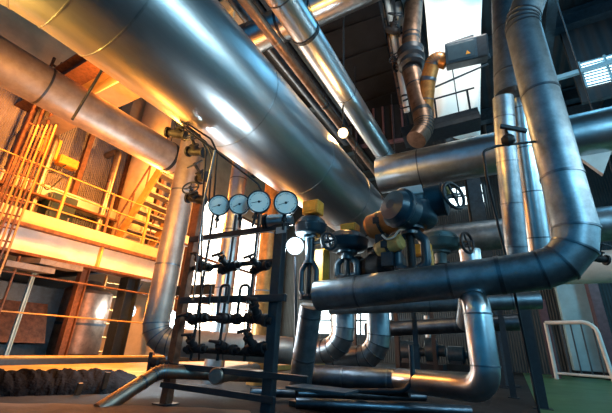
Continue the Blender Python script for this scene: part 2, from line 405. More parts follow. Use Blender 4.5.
# gauge rack ---------------------------------------------------------
RY = 2.62
def rk(px, py): return AY(px, py, RY)
B1 = AZ(163,404,0.0); RY = B1.y
t = thing('gauge_rack', 'rusty steel rack of posts and bars carrying gauges and small valves', 'rack', rk(215,404))
Bl = rk(166,402); Bl.z = 0; Br = rk(268,402); Br.z = 0
part('post', MB().beam(Bl, V((Bl.x,Bl.y,rk(187,205).z)), .095, .08), 'rust', t, .006)
part('post', MB().beam(Br, V((Br.x,Br.y,rk(279,229).z)), .10, .08), 'dark', t, .006)
rackx = (Bl.x, Br.x)
def barz(py): return rk(230, py).z
for z, x0, x1, h in [(barz(236), -.0, .12, .06), (barz(300), .02, .14, .065), (barz(371), -.25, .4, .05), (barz(393), -.05, .1, .05)]:
    part('crossbar', MB().beam((rackx[0]+x0,RY-.05,z), (rackx[1]+x1,RY-.05,z), .04, h), 'dark', t, .004)
part('foot_plate', MB().box((Bl.x,Bl.y,.006), (.18,.18,.012)), 'dark', t)
part('foot_plate', MB().box((Br.x,Br.y,.006), (.18,.18,.012)), 'dark', t)

# pressure gauges -----------------------------------------------------
def make_gauge():
    t = thing('pressure_gauge', 'x', 'gauge')
    n = V((0,-1,0))
    part('case', MB().lathe((0,.045,0), n, [(0,.09),(.012,.1),(.05,.1),(.062,.104),(.062,.092),(.055,.092)], 40), 'dark', t)
    dl = part('dial', MB().lathe((0,-.008,0), n, [(0,.093),(.004,.093)], 40), 'dial', t)
    mk = MB()
    for k in range(31):
        a = math.radians(225-270*k/30); L = .016 if k % 5 == 0 else .009; r = .078
        c = V((math.cos(a)*r, -.0132, math.sin(a)*r)); R = Matrix.Rotation(-a, 3, 'Y')
        mk.box(c, (L,.001,.0022 if k % 5 else .0035), R)
    part('scale_marks', mk, 'ink', dl)
    return t
def needle(t, ang):
    mb = MB(); a = math.radians(ang); R = Matrix.Rotation(-a, 3, 'Y')
    mb.box(V((math.cos(a)*.022,-.0150,math.sin(a)*.022)), (.09,.002,.004), R)
    return part('needle', mb, 'ink', t)
g0 = make_gauge()
part('hub', MB().lathe((0,-.012,0), (0,-1,0), [(0,.011),(.006,.008)], 16), 'ink', g0)
needle(g0, 205)
part('stem', MB().lathe((0,.02,-.095), (0,0,-1), [(0,.018),(.03,.018),(.03,.026),(.055,.026),(.055,.012),(.13,.012)], 6), 'valve', g0)
gl = ['leftmost white dial pressure gauge above the rack', 'second white dial pressure gauge from the left, partly behind the third',
      'third white dial pressure gauge, overlapping its left neighbour', 'rightmost white dial pressure gauge, standing apart and largest']
for i, ((px, py), s, dd) in enumerate(zip([(219,205.5),(239.5,204.5),(259,202),(286,203)], [1.0,1.0,1.08,1.12], [3.32,3.3,3.22,3.2])):
    g = g0 if i == 0 else copy_thing(g0)
    g['label'] = gl[i]; g['group'] = 'pressure gauges on the rack'
    g.location = D(px, py, dd)
    v = (cam_pos-g.location).normalized()
    g.rotation_euler = (math.radians((8,4,6,7)[i]), math.radians((0,-8,10,3)[i]), math.atan2(v.x, -v.y)*.92)
    g.scale = (s,s,s)
# switch cylinder behind the rightmost gauge
P = D(267,222,3.45)
t = thing('pressure_switch', 'small silver cylinder behind the rightmost gauge', 'switch', P)
part('body', MB().lathe(P, V((.9,.25,.02)), [(0,.06),(.02,.075),(.2,.075),(.22,.05),(.27,.05)], 24), 'clad', t)
part('end_cap', MB().lathe(P, V((-.9,-.25,-.02)), [(0,.08),(.03,.08),(.04,.06)], 24), 'dark', t)
part('tag_plate', MB().box(D(281,230,3.2), (.11,.01,.06)), 'plate', t)

# impulse tubing
tubes = [('leftmost black impulse tube dropping behind the first gauge', [(182,122),(200,136),(206,150),(203,196),(199,360)], 3.42, 'tube'),
         ('black impulse tube bending down left of the first gauge', [(184,126),(206,142),(212,156),(209,200)], 3.40, 'tube'),
         ('black impulse tube bending down over the first gauge', [(186,123),(211,139),(217,152),(214,197)], 3.44, 'tube'),
         ('black impulse tube sloping across to the third gauge', [(186,130),(214,150),(258,184),(262,192)], 3.34, 'tube'),
         ('pale thin tube dropping to the left rack post', [(215,150),(204,200),(197,262),(193,300)], 3.30, 'strapl')]
for lab, pp, d, m in tubes:
    solo('impulse_tube', lab, 'tube', MB().tube([D(x,y,d) for x,y in pp], .010, 8, .08, 4), m)
for i, x in enumerate((208, 231, 254)):
    P0 = rk(x+4, 214) + V((0,.02,0)); P1 = V((P0.x, P0.y, rk(x, 362).z))
    solo('riser_tube', ['vertical black tube under the first gauge', 'vertical black tube under the second gauge', 'vertical black tube under the third gauge'][i], 'tube', MB().tube([P0, P1], .015, 8), 'tube')
for i, x in enumerate((209, 228, 248)):
    a = rk(x-4, 318); a.y -= .1; b = rk(x+5, 318); b.y -= .1; z = rk(x, 287).z
    solo('loop_tube', ['left','middle','right'][i]+' black tube bent in an upside down U over the rack bar', 'tube',
         MB().tube([a, V((a.x,a.y,z)), V((b.x,b.y,z)), V((b.x,b.y,b.z+.12))], .014, 8, .04, 5), 'tube')

# needle valves
def make_needle():
    t = thing('needle_valve', 'x', 'valve')
    part('body', MB().lathe((-.10,0,0), X1, [(0,.02),(.03,.02),(.03,.034),(.06,.034),(.06,.028),(.14,.028),(.14,.034),(.17,.034),(.17,.02),(.2,.02)], 12), 'valve', t)
    part('bonnet', MB().lathe((0,0,.0), V((0,-1,.35)), [(0,.03),(.04,.03),(.04,.022),(.075,.022),(.075,.03),(.095,.03),(.095,.01),(.13,.01)], 12), 'valve', t)
    part('handle', MB().tube([V((-.05,-.125,.045)), V((.05,-.125,.045))], .010, 8), 'dark', t)
    return t
nv = make_needle()
rows = [(268, (205,231,262), 'upper'), (319, (200,232,260), 'middle'), (349, (197,229,257), 'bottom')]
k = 0
for py, xs, rn in rows:
    for j, px in enumerate(xs):
        g = nv if k == 0 else copy_thing(nv); k += 1
        g['label'] = '%s needle valve in the %s valve row of the rack' % (('left','middle','right')[j], rn); g['group'] = 'needle valves on the gauge rack'
        g.location = rk(px, py) + V((0,-.02,0)); s = random.uniform(1.35,1.7); g.scale = (s*.95,s,s)
        g.rotation_euler = (random.uniform(-.5,.4), random.uniform(-.2,.2), random.uniform(-.15,.15))
    a = rk(xs[0]-14, py); b = rk(xs[-1]+16, py)
    solo('manifold_tube', 'horizontal dark manifold tube joining the %s valve row' % rn, 'tube', MB().tube([a+V((0,.02,0)), V((b.x,b.y+.02,a.z))], .026, 10), 'valve')
# valve stand at the left rack post, near the floor
P = rk(163,362)+V((0,-.12,0))
t = thing('drain_valve', 'dark drain valve on the left rack post near the floor', 'valve', P)
part('body', MB().lathe(P-X1*.02, X1, [(0,.03),(.02,.05),(.12,.05),(.14,.03),(.24,.03)], 14), 'valve', t)
part('lever', MB().beam(P+V((-.02,-.03,.09)), P+V((.02,-.05,-.13)), .022, .03), 'dark', t)

# handwheel valve
def wheel(mb, o, n, R, r=.012, spokes=4):
    n = V(n).normalized(); mb.ring(o, n, R, r, 28, 8); u, w = frame(n); mb.lathe(V(o)-n*.02, n, [(0,R*.2),(.04,R*.2)], 12)
    for k in range(spokes):
        a = 2*PI*k/spokes+.4; mb.tube([V(o), V(o)+(u*math.cos(a)+w*math.sin(a))*R], r*.75, 6)
    return mb
def make_hwvalve():
    t = thing('gate_valve', 'x', 'valve')
    part('body', MB().lathe((-.13,0,0), X1, [(0,.07),(.025,.07),(.025,.04),(.09,.055),(.17,.055),(.235,.04),(.235,.07),(.26,.07)], 18), 'valve', t)
    part('bonnet', MB().lathe((0,0,.03), Z1, [(0,.05),(.05,.045),(.05,.06),(.07,.06),(.07,.02),(.18,.016)], 16), 'valve', t)
    part('handwheel', wheel(MB(), (0,0,.2), Z1, .10, .011), 'dark', t)
    return t
hw = make_hwvalve()
for i, (px, py, rx, rz, lab) in enumerate([(176,134,-.5,.5,'dark handwheel valve atop the upright pipe at left'), (196,152,.9,.2,'dark handwheel valve, upper of three stacked left of the gauges'),
                                      (203,178,.8,-.4,'dark handwheel valve, middle of three stacked left of the gauges'), (196,199,1.2,.3,'dark handwheel valve, lowest of three stacked left of the gauges')]):
    g = hw if i == 0 else copy_thing(hw)
    g['label'] = lab; g['group'] = 'handwheel valves left of the gauges'; g.location = D(px,py,3.95); g.rotation_euler = (rx,.2,rz); g.scale = (.9,.9,.9)

# capped stub, slanted pipe, bits near the floor
P = D(216,376,3.05)
t = thing('capped_pipe', 'pipe stub with a round cap facing out, low behind the rack', 'pipe', P-V((0,0,.07)))
part('cladding', MB().tube([P, P+V((-.32,1.0,.0))], .066, 24), 'brownclad', t)
part('end_cap', MB().lathe(P+V((-.32,1,0)).normalized()*.012, V((.32,-1,0)), [(0,.07),(.02,.07),(.03,.06)], 24), 'brownclad', t)
pipe('low pipe slanting up from the floor at lower left', [D(98,411,2.75), D(160,371,3.25), D(262,376,3.5)], .062, 'brownclad', bend=.15, bs=4, bw=.015, every=.7)
solo('floor_plate', 'flat steel plate lying low in front of the thick dark upright pipe', 'plate', MB().box(D(322,389,2.9), (.55,.30,.02)), 'dark2', bevel=.003)
solo('floor_plank', 'dark plank lying on the floor at bottom centre', 'plank', MB().box(AZ(345,410,.03), (1.2,.14,.05)), 'dark', bevel=.004)
for i, (a, b, lab) in enumerate([((250,392),(425,397),'low dark pipe lying in front of the rack foot toward the slim post'), ((296,403),(470,411),'low dark pipe nearest the camera at bottom centre')]):
    z = .07+.02*i; solo('floor_pipe', lab, 'pipe', MB().tube([AZ(*a,z), AZ(*b,z)], .05, 16), 'darkclad')

# ------------------------------------------------------------------ actuators on valves
def actuator(name, label, px, py, d, H, R, ym='act', rotz=0.0, box=None, wheelside=None, motor=None, plate=False, wr=.12, dome=.34, yk=.42):
    P = D(px, py, d); t = thing(name, label, 'valve actuator', P)
    q = lambda x, y, z: P + Matrix.Rotation(rotz, 3, 'Z') @ V((x, y, z))
    rd = Matrix.Rotation(rotz, 3, 'Z')
    h1 = H*yk; h2 = H*(1-dome)
    part('base_flange', MB().lathe(P, Z1, [(0,R*.55),(.03,R*.55),(.03,R*.3),(.06,R*.25)], 24), 'valve', t)
    for k in range(6):
        a = k*PI/3; part('bolt', MB().lathe(q(R*.46*math.cos(a),R*.46*math.sin(a),.03), Z1, [(0,.012),(.016,.012)], 6), 'dark', t)
    for s in (-1, 1):
        part('yoke_arm', MB().tube([q(s*R*.22,0,.04), q(s*R*.50,0,h1*.22), q(s*R*.50,0,h1*.8), q(s*R*.2,0,h1*1.02)], R*.165, 12, .06, 4), 'act', t)
    part('stem', MB().tube([q(0,0,.03), q(0,0,h1)], R*.14, 12), 'valve', t)
    part('column', MB().lathe(q(0,0,h1-.01), Z1, [(0,R*.34),(.03,R*.34),(.03,R*.26),(h2-h1-.02,R*.30),(h2-h1-.02,R*.5),(h2-h1+.012,R*.5)], 24), ym, t)
    hh = H*dome
    hs = part('housing', MB().lathe(q(0,0,h2), Z1, [(0,R*.6),(hh*.06,R*.9),(hh*.16,R),(hh*.42,R),(hh*.46,R*1.04),(hh*.52,R*1.04),(hh*.56,R*.98),(hh*.72,R*.90),(hh*.86,R*.70),(hh*.96,R*.4),(hh,R*.1)], 36, split=False), ym, t)
    for k in range(8):
        a = k*PI/4+.2; part('bolt', MB().lathe(q(R*1.0*math.cos(a),R*1.0*math.sin(a),h2+hh*.44), Z1, [(0,.010),(hh*.12,.010)], 6), 'dark', hs)
    if box:
        bx, by, bz, sx, sy, sz, bm = box
        tb = part('terminal_box', MB().box(q(bx,by,h2+bz), (sx,sy,sz), rd), bm, t, .012)
        part('box_lid', MB().box(q(bx,by-sy/2-.005,h2+bz), (sx*.8,.012,sz*.7), rd), bm, tb, .004)
    if wheelside:
        o = q(*wheelside[0]); n = rd @ V(wheelside[1])
        c0 = q(0,0,wheelside[0][2]); part('handwheel_shaft', MB().tube([c0, o], .022, 10), ym, t)
        part('handwheel', wheel(MB(), o, n, wr, .017, 4), 'dark', t)
    if motor:
        o = q(*motor[0]); part('motor', MB().lathe(o, rd @ V(motor[1]), [(0,motor[2]*.8),(.03,motor[2]),(motor[3]*.8,motor[2]),(motor[3]*.82,motor[2]*1.06),(motor[3]*.9,motor[2]*1.06),(motor[3],motor[2]*.75)], 28), ym, t)
    if plate:
        part('nameplate', MB().box(q(.12,-R*.88,h2+hh*.72), (R*.78,.03,R*.36), rd @ Matrix.Rotation(.35,3,'Z') @ Matrix.Rotation(-.25,3,'X') @ Matrix.Rotation(-.12,3,'Y')), 'plate', t, .004)
    return t
# resting on the header's upper side
actuator('valve_actuator', 'leftmost dark actuator with a yellow box on its head, by the blue white lamp', 308,300,3.55, .93,.175, box=(.03,-.02,.32,.2,.16,.16,'yellow'), wheelside=((.24,-.03,.60),(1,-.5,.1)), wr=.09, dome=.26)
actuator('valve_actuator', 'dark domed actuator with a small yellow box on top, above the header middle', 347,280,3.75, .56,.235, box=(.04,.0,.26,.19,.15,.10,'yellow'), dome=.42, wheelside=((-.28,-.05,.42),(-1,-.4,0)), wr=.07)
tl = actuator('valve_actuator', 'largest dark actuator with a grey nameplate and a handwheel at its right', 413,274,3.35, .88,.285, rotz=-.1, dome=.46, yk=.46, plate=True,
         motor=((.16,.0,.72),(1,.1,.05),.16,.24), wheelside=((.47,-.05,.72),(1,-.55,.1)), wr=.135, box=(.34,.12,.36,.16,.12,.1,'tan'))
actuator('valve_actuator', 'green grey actuator with its own handwheel, below the largest one', 444,288,4.05, .70,.235, 'actg', dome=.36, wheelside=((.32,-.08,.50),(1,-.5,0)), wr=.12, box=(-.12,-.1,.36,.2,.14,.1,'tan'))
actuator('valve_actuator', 'lowest small dark actuator half hidden behind the header, right of the yellow plate', 440,296,4.4, .48,.17, 'actg', dome=.4, wheelside=((.24,-.05,.32),(1,-.6,0)), wr=.06)
P = D(405,211,3.28); dr = V((-.45,-.85,.1)).normalized()
part('gear_cover', MB().lathe(P+dr*-.05, dr, [(0,.17),(.10,.18),(.12,.195),(.15,.195),(.17,.17),(.23,.14),(.25,.05)], 28), 'act', tl)
for k in range(6):
    u, w_ = frame(dr); a = k*PI/3; part('bolt', MB().lathe(P+dr*.05+(u*math.cos(a)+w_*math.sin(a))*.182, dr, [(0,.012),(.06,.012)], 6), 'dark', tl)
# dark valve body left of the largest actuator
P = D(358,270,3.95); dr = V((.95,-.2,-.03)).normalized()
t = thing('control_valve', 'dark flanged valve body lying behind the header, left of the largest actuator', 'valve', P-V((0,0,.15)))
part('body', MB().lathe(P, dr, [(0,.16),(.035,.16),(.035,.10),(.12,.12),(.2,.17),(.34,.17),(.42,.12),(.5,.10),(.5,.16),(.535,.16)], 28), 'valve', t)
for k in range(8):
    u, w = frame(dr); a = k*PI/4; part('bolt', MB().lathe(P-dr*.02+(u*math.cos(a)+w*math.sin(a))*.135, dr, [(0,.013),(.075,.013)], 6), 'dark', t)
part('flange_ring', MB().ring(P-dr*.004, dr, .12, .012, 28), 'strapl', t)
part('bonnet', MB().lathe(P+dr*.27, Z1, [(0,.1),(.19,.09),(.19,.12),(.22,.12)], 24), 'valve', t)
part('stool', MB().tube([P+dr*.27-V((0,0,.1)), P+dr*.27-V((0,0,.35))], .05, 14), 'valve', t)
# orange drum and tan drum
for lab, px, py, d, r, L, m in [('orange motor drum with a dark band, left of the largest actuator', 368,229,3.75,.135,.34,'orange'), ('tan motor drum just below the orange one', 376,250,3.62,.085,.28,'tan')]:
    P = D(px,py,d); dr = V((.93,-.2,.16)).normalized()
    t = thing('motor_drum', lab, 'motor', P-V((0,0,r)))
    part('casing', MB().lathe(P, dr, [(0,r*.5),(.015,r*.85),(.05,r),(L,r),(L+.03,r*.8)], 32), m, t)
    part('band', MB().band(P+dr*L*.55, dr, r, .03, .006), 'dark', t)
    part('end_knob', MB().lathe(P-dr*.03, dr, [(0,.03),(.04,.04)], 12), 'dark', t)
    part('junction_cap', MB().box(P+dr*L*.45+V((0,-r,0)), (.07,.03,.07)), 'dark', t, .006)
    part('mounting_foot', MB().box(P+dr*L*.5-V((0,0,r+.06)), (.12,.1,.14)), 'dark', t)
solo('white_cable', 'white cable curling off the orange motor drum', 'cable', MB().tube([D(382,235,3.5), D(387,240,3.45), D(394,237,3.42), D(399,230,3.4), D(405,229,3.38)], .011, 8, .06, 5), 'cable')
# yellow upright boxes behind
for lab, c, s in [('tall yellow cabinet behind the leftmost actuator', (322,268,3.9), (.13,.14,.42)), ('narrow yellow plate right of the largest actuator stem', (429,262,3.7), (.1,.05,.26)), ('yellow tan box under the largest actuator, behind its yoke', (420,250,4.0), (.26,.1,.13))]:
    P = D(*c); t = thing('yellow_box', lab, 'box', P-V((0,0,s[2]/2)))
    part('casing', MB().box(P, s), 'yellow', t, .015)
    part('lid', MB().box(P-V((0,s[1]/2+.006,0)), (s[0]*.8,.014,s[2]*.88)), 'yellow', t, .004)
    part('bracket', MB().box(P+V((0,s[1]/2+.03,-s[2]*.3)), (s[0]*.5,.06,.05)), 'dark', t)
P = D(472,269,5.2)
t = thing('small_tank', 'small pale silver cylinder behind the header right of the handwheels', 'tank', P)
part('shell', MB().lathe(P, Z1, [(0,.15),(.25,.15),(.28,.155),(.28,.13)], 28), 'clad', t)
part('lid', MB().lathe(P+V((0,0,.28)), Z1, [(0,.155),(.015,.155)], 28), 'white', t)
part('skirt', MB().lathe(P-V((0,0,.3)), Z1, [(0,.1),(.3,.1)], 20), 'dark2', t)

# ------------------------------------------------------------------ upper centre: brown risers, white sheet, column, flood box
bp = [D(415,-10,8.2), D(411,40,8.0), D(411,70,7.8), D(422,112,7.4), D(425,128,7.2), D(416,140,7.0)]
t = pipe('copper brown pipe snaking down beside the white sheet', bp, .205, 'rustpipe', bend=.5, bs=4, mitre=True, every=.8, bw=.03, strap='dark')
P = D(411,58,7.85); part('collar', MB().lathe(P-V((0,0,.3)), Z1, [(0,.22),(.05,.29),(.2,.25),(.25,.31),(.4,.27),(.5,.3),(.55,.22)], 24), 'dark', t)
pipe('orange brown elbow hose dropping from the dark flood box', [D(447,62,7.2), D(434,58,7.3), D(428,80,7.4), D(425,112,7.4)], .16, 'orangepipe', bend=.35, bs=6, mitre=True, every=.5, bw=.02, name='insulated_elbow')
# white sheet: hanging sheet with folds
cols = 14; rws = 12; vs = []; fs = []
for j in range(rws+1):
    fy = j/rws; y = -6+144*fy
    for i in range(cols+1):
        fx = i/cols; x0 = 423+13*fy; x1 = 482-2*fy; P = D(x0+(x1-x0)*fx, y, 8.45-.15*fy)
        P += V((0, .10*math.sin(fx*9+fy*3)+.06*math.sin(fy*11+fx*2), 0)); vs.append(P)
for j in range(rws):
    for i in range(cols): k = j*(cols+1)+i; fs.append((k,k+1,k+cols+2,k+cols+1))
o = solo('white_sheet', 'tall wrinkled white sheet hanging beside the dark column', 'sheet', MB().add(vs, fs, True), 'sheet')
md = o.modifiers.new('thickness', 'SOLIDIFY'); md.thickness = .02
def vpost(name, label, a, b, d, w, m, cat='column', ib=True):
    B = D(*a, d); T = up_to(B, b)
    mb = MB().ibeam(B, T, w, w*1.1, .02) if ib else MB().tube([B, T], w/2, 12)
    return solo(name, label, cat, mb, m)
Bc = D(492,300,7.6); Bc.z = 0; t = thing('steel_column', 'dark steel column right of the white sheet', 'column', Bc)
part('shaft', MB().ibeam(Bc, V((Bc.x,Bc.y,9.2)), .30, .30, .02), 'dark2', t); part('base_plate', MB().box(Bc+V((0,0,.01)), (.5,.5,.02)), 'dark', t)
for k, py in enumerate((150,100,40)):
    P = along(Bc, Z1, py=py); part('splice_plate', MB().box(P+V((-.02,-.17,0)), (.22,.02,.35)), 'dark2', t)
Bc2 = D(483,300,7.9); Bc2.z = 0
solo('service_conduit', 'thin dark conduit running up the left side of the steel column', 'conduit', MB().tube([Bc2, V((Bc2.x,Bc2.y,9.2))], .045, 10), 'dark')
# walkway beam near (415-475,125)
a, b = D(404,140,7.9), D(480,121,7.3)
t = thing('walkway_bridge', 'dark walkway bridge with thin handrails at the foot of the white sheet', 'walkway', a)
part('beam', MB().beam(a, b, .5, .16), 'dark', t)
part('toe_board', MB().beam(a+V((0,-.24,.12)), b+V((0,-.24,.12)), .03, .14), 'dark', t)
for px, py in ((441,133),(473,124)):
    P = a.lerp(b, (px-404)/76)+V((0,-.22,.08)); part('handrail_post', MB().tube([P, P+V((0,0,.62))], .022, 8), 'dark', t)
part('handrail', MB().tube([a+V((0,-.22,.72)), b+V((0,-.22,.72))], .02, 8), 'dark', t)
for px, py in ((420,136),(462,127)):
    P = a.lerp(b, (px-404)/76); part('hanger_rod', MB().tube([P, V((P.x,P.y,9.2))], .012, 8), 'dark', t)
solo('stay_rod', 'thin black stay rod slanting up to the right across the white sheet', 'rod', MB().tube([D(403,101,7.6), D(488,64,7.6)], .022, 8), 'dark')
# flood box
P = D(466,53,7.0); n = (cam_pos-P).normalized()
t = thing('floodlight', 'dark boxy floodlight with a glass front on the steel column', 'lamp', P)
u = V((.93,-.30,.1)).normalized(); Rb = Matrix((u, V((.28,.9,.12)).normalized(), Z1)).transposed()
Rb = (Matrix.Rotation(.10,3,'Z') @ Matrix.Rotation(.04,3,'Y') @ Matrix.Rotation(.4,3,'X'))
part('housing', MB().box(P, (.78,.42,.44), Rb), 'dark', t, .03)
part('front_glass', MB().box(P+Rb@V((-.1,-.225,-.01)), (.5,.02,.32), Rb), 'glass', t, .006)
part('front_frame', MB().box(P+Rb@V((-.1,-.215,-.01)), (.58,.02,.40), Rb), 'dark2', t, .006)
part('warning_sticker', MB().prism([P+Rb@V((-.02,-.237,-.11)), P+Rb@V((.07,-.237,-.11)), P+Rb@V((.01,-.237,-.04))], Rb@V((0,-.003,0))), 'yellow', t)
part('hood', MB().lathe(P+Rb@V((-.34,.05,.19)), Rb@X1, [(0,.12),(.5,.16)], 20), 'dark', t)
part('bracket', MB().beam(P+Rb@V((.3,.1,0)), D(488,57,7.45), .1, .1), 'dark2', t)
part('cable', MB().tube([D(478,38,7.1), D(484,42,7.1), D(487,46,7.1), D(487,54,7.2)], .018, 8, .08, 4), 'cable', t, label='white cable')
# pale lattice pipes left of brown riser
for i, (a, b, r, m, lab) in enumerate([((386,-8),(407,112),.07,'white','pale thin pipe, left of the bundle beside the dark duct'), ((392,-8),(405,70),.06,'clad','silver thin pipe in the middle of the bundle beside the dark duct'), ((397,-8),(404,50),.09,'white','pale thicker pipe right in the bundle beside the copper brown pipe'), ((382,0),(401,104),.035,'rustpipe','thin rust red pipe along the edge of the dark duct')]):
    pipe(lab, [D(*b,8.3), D(a[0],a[1]+4,8.55)], r, m, every=.9, bw=.05, strap='dark', name='service_pipe')
gv = copy_thing(hw, 'dark handwheel valve high on the pale pipe bundle'); gv.location = D(392,30,8.3); gv.scale = (1.7,1.7,1.7); gv.rotation_euler = (1.0,.3,.4)
if 'group' in gv: del gv['group']
gv = copy_thing(hw, 'dark handwheel valve lower on the pale pipe bundle'); gv.location = D(401,66,8.15); gv.scale = (1.4,1.4,1.4); gv.rotation_euler = (1.3,.3,-.4)
if 'group' in gv: del gv['group']

# ------------------------------------------------------------------ upper right: beams and ducts under the roof
a = V((AY(545,80,13.0).x,13,8.2))
solo('roof_duct', 'dark blue duct under the roof at upper right', 'duct', MB().span((a.x-2.2,12.6,a.z-.15),(7.8,13.6,a.z+.35)), 'dark2', bevel=.02)
solo('tie_bar', 'bright blue grey tie bar across the dark roof at upper right', 'beam', MB().beam(AY(548,81,bq.y-.2), AY(645,52,bq.y-.2), .09, .11), 'paleblue')
a = V((AY(560,150,14.0).x,14,7.6))
solo('cable_tray', 'dark broad cable tray low under the roof at right', 'tray', MB().span((a.x-1.5,13.2,a.z),(7.8,14.6,a.z+.6)).tube([(3.5,13.9,a.z+.6),(3.5,13.9,9.2)],.03,8).tube([(6.5,13.9,a.z+.6),(6.5,13.9,9.2)],.03,8), 'dark', bevel=.02)
solo('diagonal_brace', 'dark diagonal brace rising past the small roof window', 'brace', MB().beam(D(596,125,8.9), AZ(636,40,9.15), .2, .2), 'dark2')
P = along(A8, X1, px=590)
solo('support_bracket', 'pale triangular bracket under the wide silver pipe, right of the leaning front pipe', 'bracket', MB().prism([P+V((-.20,-.04,-.30)), P+V((.16,-.04,-.30)), P+V((.0,-.04,-.62))], V((.0,.08,0))), 'white')

# right background
t = thing('pipe_frame', 'white tubular frame standing on the green floor at right', 'frame', V((AY(585,376,12.7).x,12.7,0)))
q0, q1 = AY(613,376,12.5), AY(556,374,13.0); q0.z = q1.z = 0
T0, T1 = up_to(q0, 322), up_to(q1, 320); T1.z = T0.z
part('frame_tube', MB().tube([V((q1.x,q1.y,T0.z)), V((q0.x-.1,q0.y,T0.z)), q0], .055, 12, .3, 4), 'white', t)
part('upright', MB().tube([q1, V((q1.x,q1.y,T0.z))], .05, 12), 'white', t)
part('foot_rail', MB().tube([V((q1.x,q1.y,.16)), V((q0.x,q0.y,.16))], .035, 12), 'white', t)
for k in range(5):
    P = q1.lerp(q0, (k+.5)/5.2); part('bar', MB().tube([V((P.x,P.y,.16)), V((P.x,P.y,T0.z))], .02, 8), 'dark2', t)
for i, (px, lab, w, m) in enumerate([(588,'pale blue wall column at right, left of two',1.15,'paleblue'), (606,'brownish wall column at right edge beside the pale blue one',.28,'purple')]):
    P = AZ(px+14, 372, 0); P.y = min(P.y, 15.3) if i == 0 else 14.6
    P = AY(px, 340, P.y); P.z = 0
    t = thing('wall_column', lab, 'column', P); part('shaft', MB().span((P.x-w/2,P.y-.2,.2),(P.x+w/2,P.y+.3,7)), m, t, .02); part('plinth', MB().span((P.x-w/2-.08,P.y-.28,0),(P.x+w/2+.08,P.y+.38,.2)), 'concrete', t)
# far machinery silhouettes
def pump(label, px, py, d, s):
    P = D(px, py, d); P.z = 0
    t = thing('pump_set', label, 'pump', P)
    part('plinth', MB().box(P+V((0,0,.1*s)), (1.3*s,.6*s,.2*s)), 'concrete', t, .02)
    part('motor', MB().lathe(P+V((-.6*s,0,.5*s)), X1, [(0,.2*s),(.05*s,.28*s),(.55*s,.28*s),(.6*s,.12*s),(.75*s,.12*s)], 24), 'dark2', t)
    part('pump_casing', MB().lathe(P+V((.15*s,0,.55*s)), X1, [(0,.2*s),(.06*s,.36*s),(.3*s,.36*s),(.36*s,.15*s),(.55*s,.15*s)], 24), 'act', t)
    part('outlet', MB().tube([P+V((.3*s,0,.8*s)), P+V((.3*s,0,1.5*s))], .11*s, 14), 'dull', t)
    part('foot', MB().box(P+V((-.3*s,0,.25*s)), (.4*s,.4*s,.15*s)), 'dark', t)
    part('foot', MB().box(P+V((.3*s,0,.25*s)), (.2*s,.4*s,.15*s)), 'dark', t)
pump('dark pump set far back under the header, between the posts', 420, 350, 11, 1.1)
pump('dark pump set far back, left behind the capped riser', 465, 352, 12, 1.0)
pump('dark pump set far back inside the white tubular frame', 566, 350, 13, 1.3)
solo('yellow_beam', 'short yellow beam far back above the pump sets', 'beam', MB().beam(D(447,321,12), D(463,320,12), .12, .16), 'yellow')

gv = copy_thing(hw, 'small dark handwheel valve on the pale pipe at the right edge'); gv.location = D(597,258,4.6); gv.scale = (1,1,1); gv.rotation_euler = (.5,.2,.5)
if 'group' in gv: del gv['group']
# ------------------------------------------------------------------ left building: platform, railing, stairs
PX = -7.3
def pl(px, py): return AX(px, py, PX)
za, zb = pl(15,222).z, pl(15,254).z
y0, y1 = -2.0, pl(160,268).y
t = thing('platform_girder', 'long pale plate girder carrying the left platform', 'girder', (PX, (y0+y1)/2, zb))
part('web', MB().span((PX,y0,zb+.06),(PX-.05,y1,za-.06)), 'white', t)
part('top_flange', MB().span((PX+.14,y0,za-.06),(PX-.2,y1,za)), 'rust', t)
part('bottom_flange', MB().span((PX+.14,y0,zb),(PX-.2,y1,zb+.05)), 'rust', t)
for k in range(5):
    y = 2.2+k*1.75
    if y < y1: part('stiffener', MB().span((PX+.1,y,zb+.05),(PX,y+.04,za-.06)), 'yellowfloor', t)
t2 = thing('platform_deck', 'steel deck of the left platform behind the pale girder', 'deck', ((PX-10.7)/2, 4, za-.1))
part('deck_plate', MB().span((PX-.02,y0,za),(-10.6,y1,za+.05)), 'grate', t2)
part('kick_plate', MB().span((PX-.05,y0,za+.05),(PX-.08,y1,za+.28)), 'plaster', t2)
for k in range(3): part('joist', MB().ibeam((PX-.2,1+3.4*k,zb+.2),(-10.6,1+3.4*k,zb+.2),.12,.3), 'dark', t2)
# platform legs
for i, (pxx, pyy, lab, m, w) in enumerate([(66,350,'rust red post under the left platform',  'rust', .16), (12,350,'pale grey post under the left platform near the left edge', 'paleblue', .06), (118,352,'dark square post under the platform, beside the round tank','dark',.3)]):
    B = pl(pxx,pyy); B.z = 0; B.x = PX-.15
    t = thing('platform_post', lab, 'post', B); part('shaft', MB().ibeam(B+V((0,0,.02)), V((B.x,B.y,zb)), w, w, .02), m, t); part('base_plate', MB().box(B+V((0,0,.01)), (w*1.6,w*1.6,.02)), 'dark', t)
# railing on the platform edge
t = thing('platform_railing', 'orange lit railing along the left platform edge', 'railing', (PX-.1, 4, za+.05))
zt = za+.05
for k in range(8):
    y = 2.1+k*.95
    if y < y1: part('stanchion', MB().beam((PX-.1,y,zt),(PX-.1,y,zt+1.15),.045,.045), 'rail' if k % 2 else 'rust', t)
for h in (.4,.78,1.15): part('handrail', MB().tube([(PX-.1,y0,zt+h),(PX-.1,y1,zt+h)], .016, 8), 'rail', t)
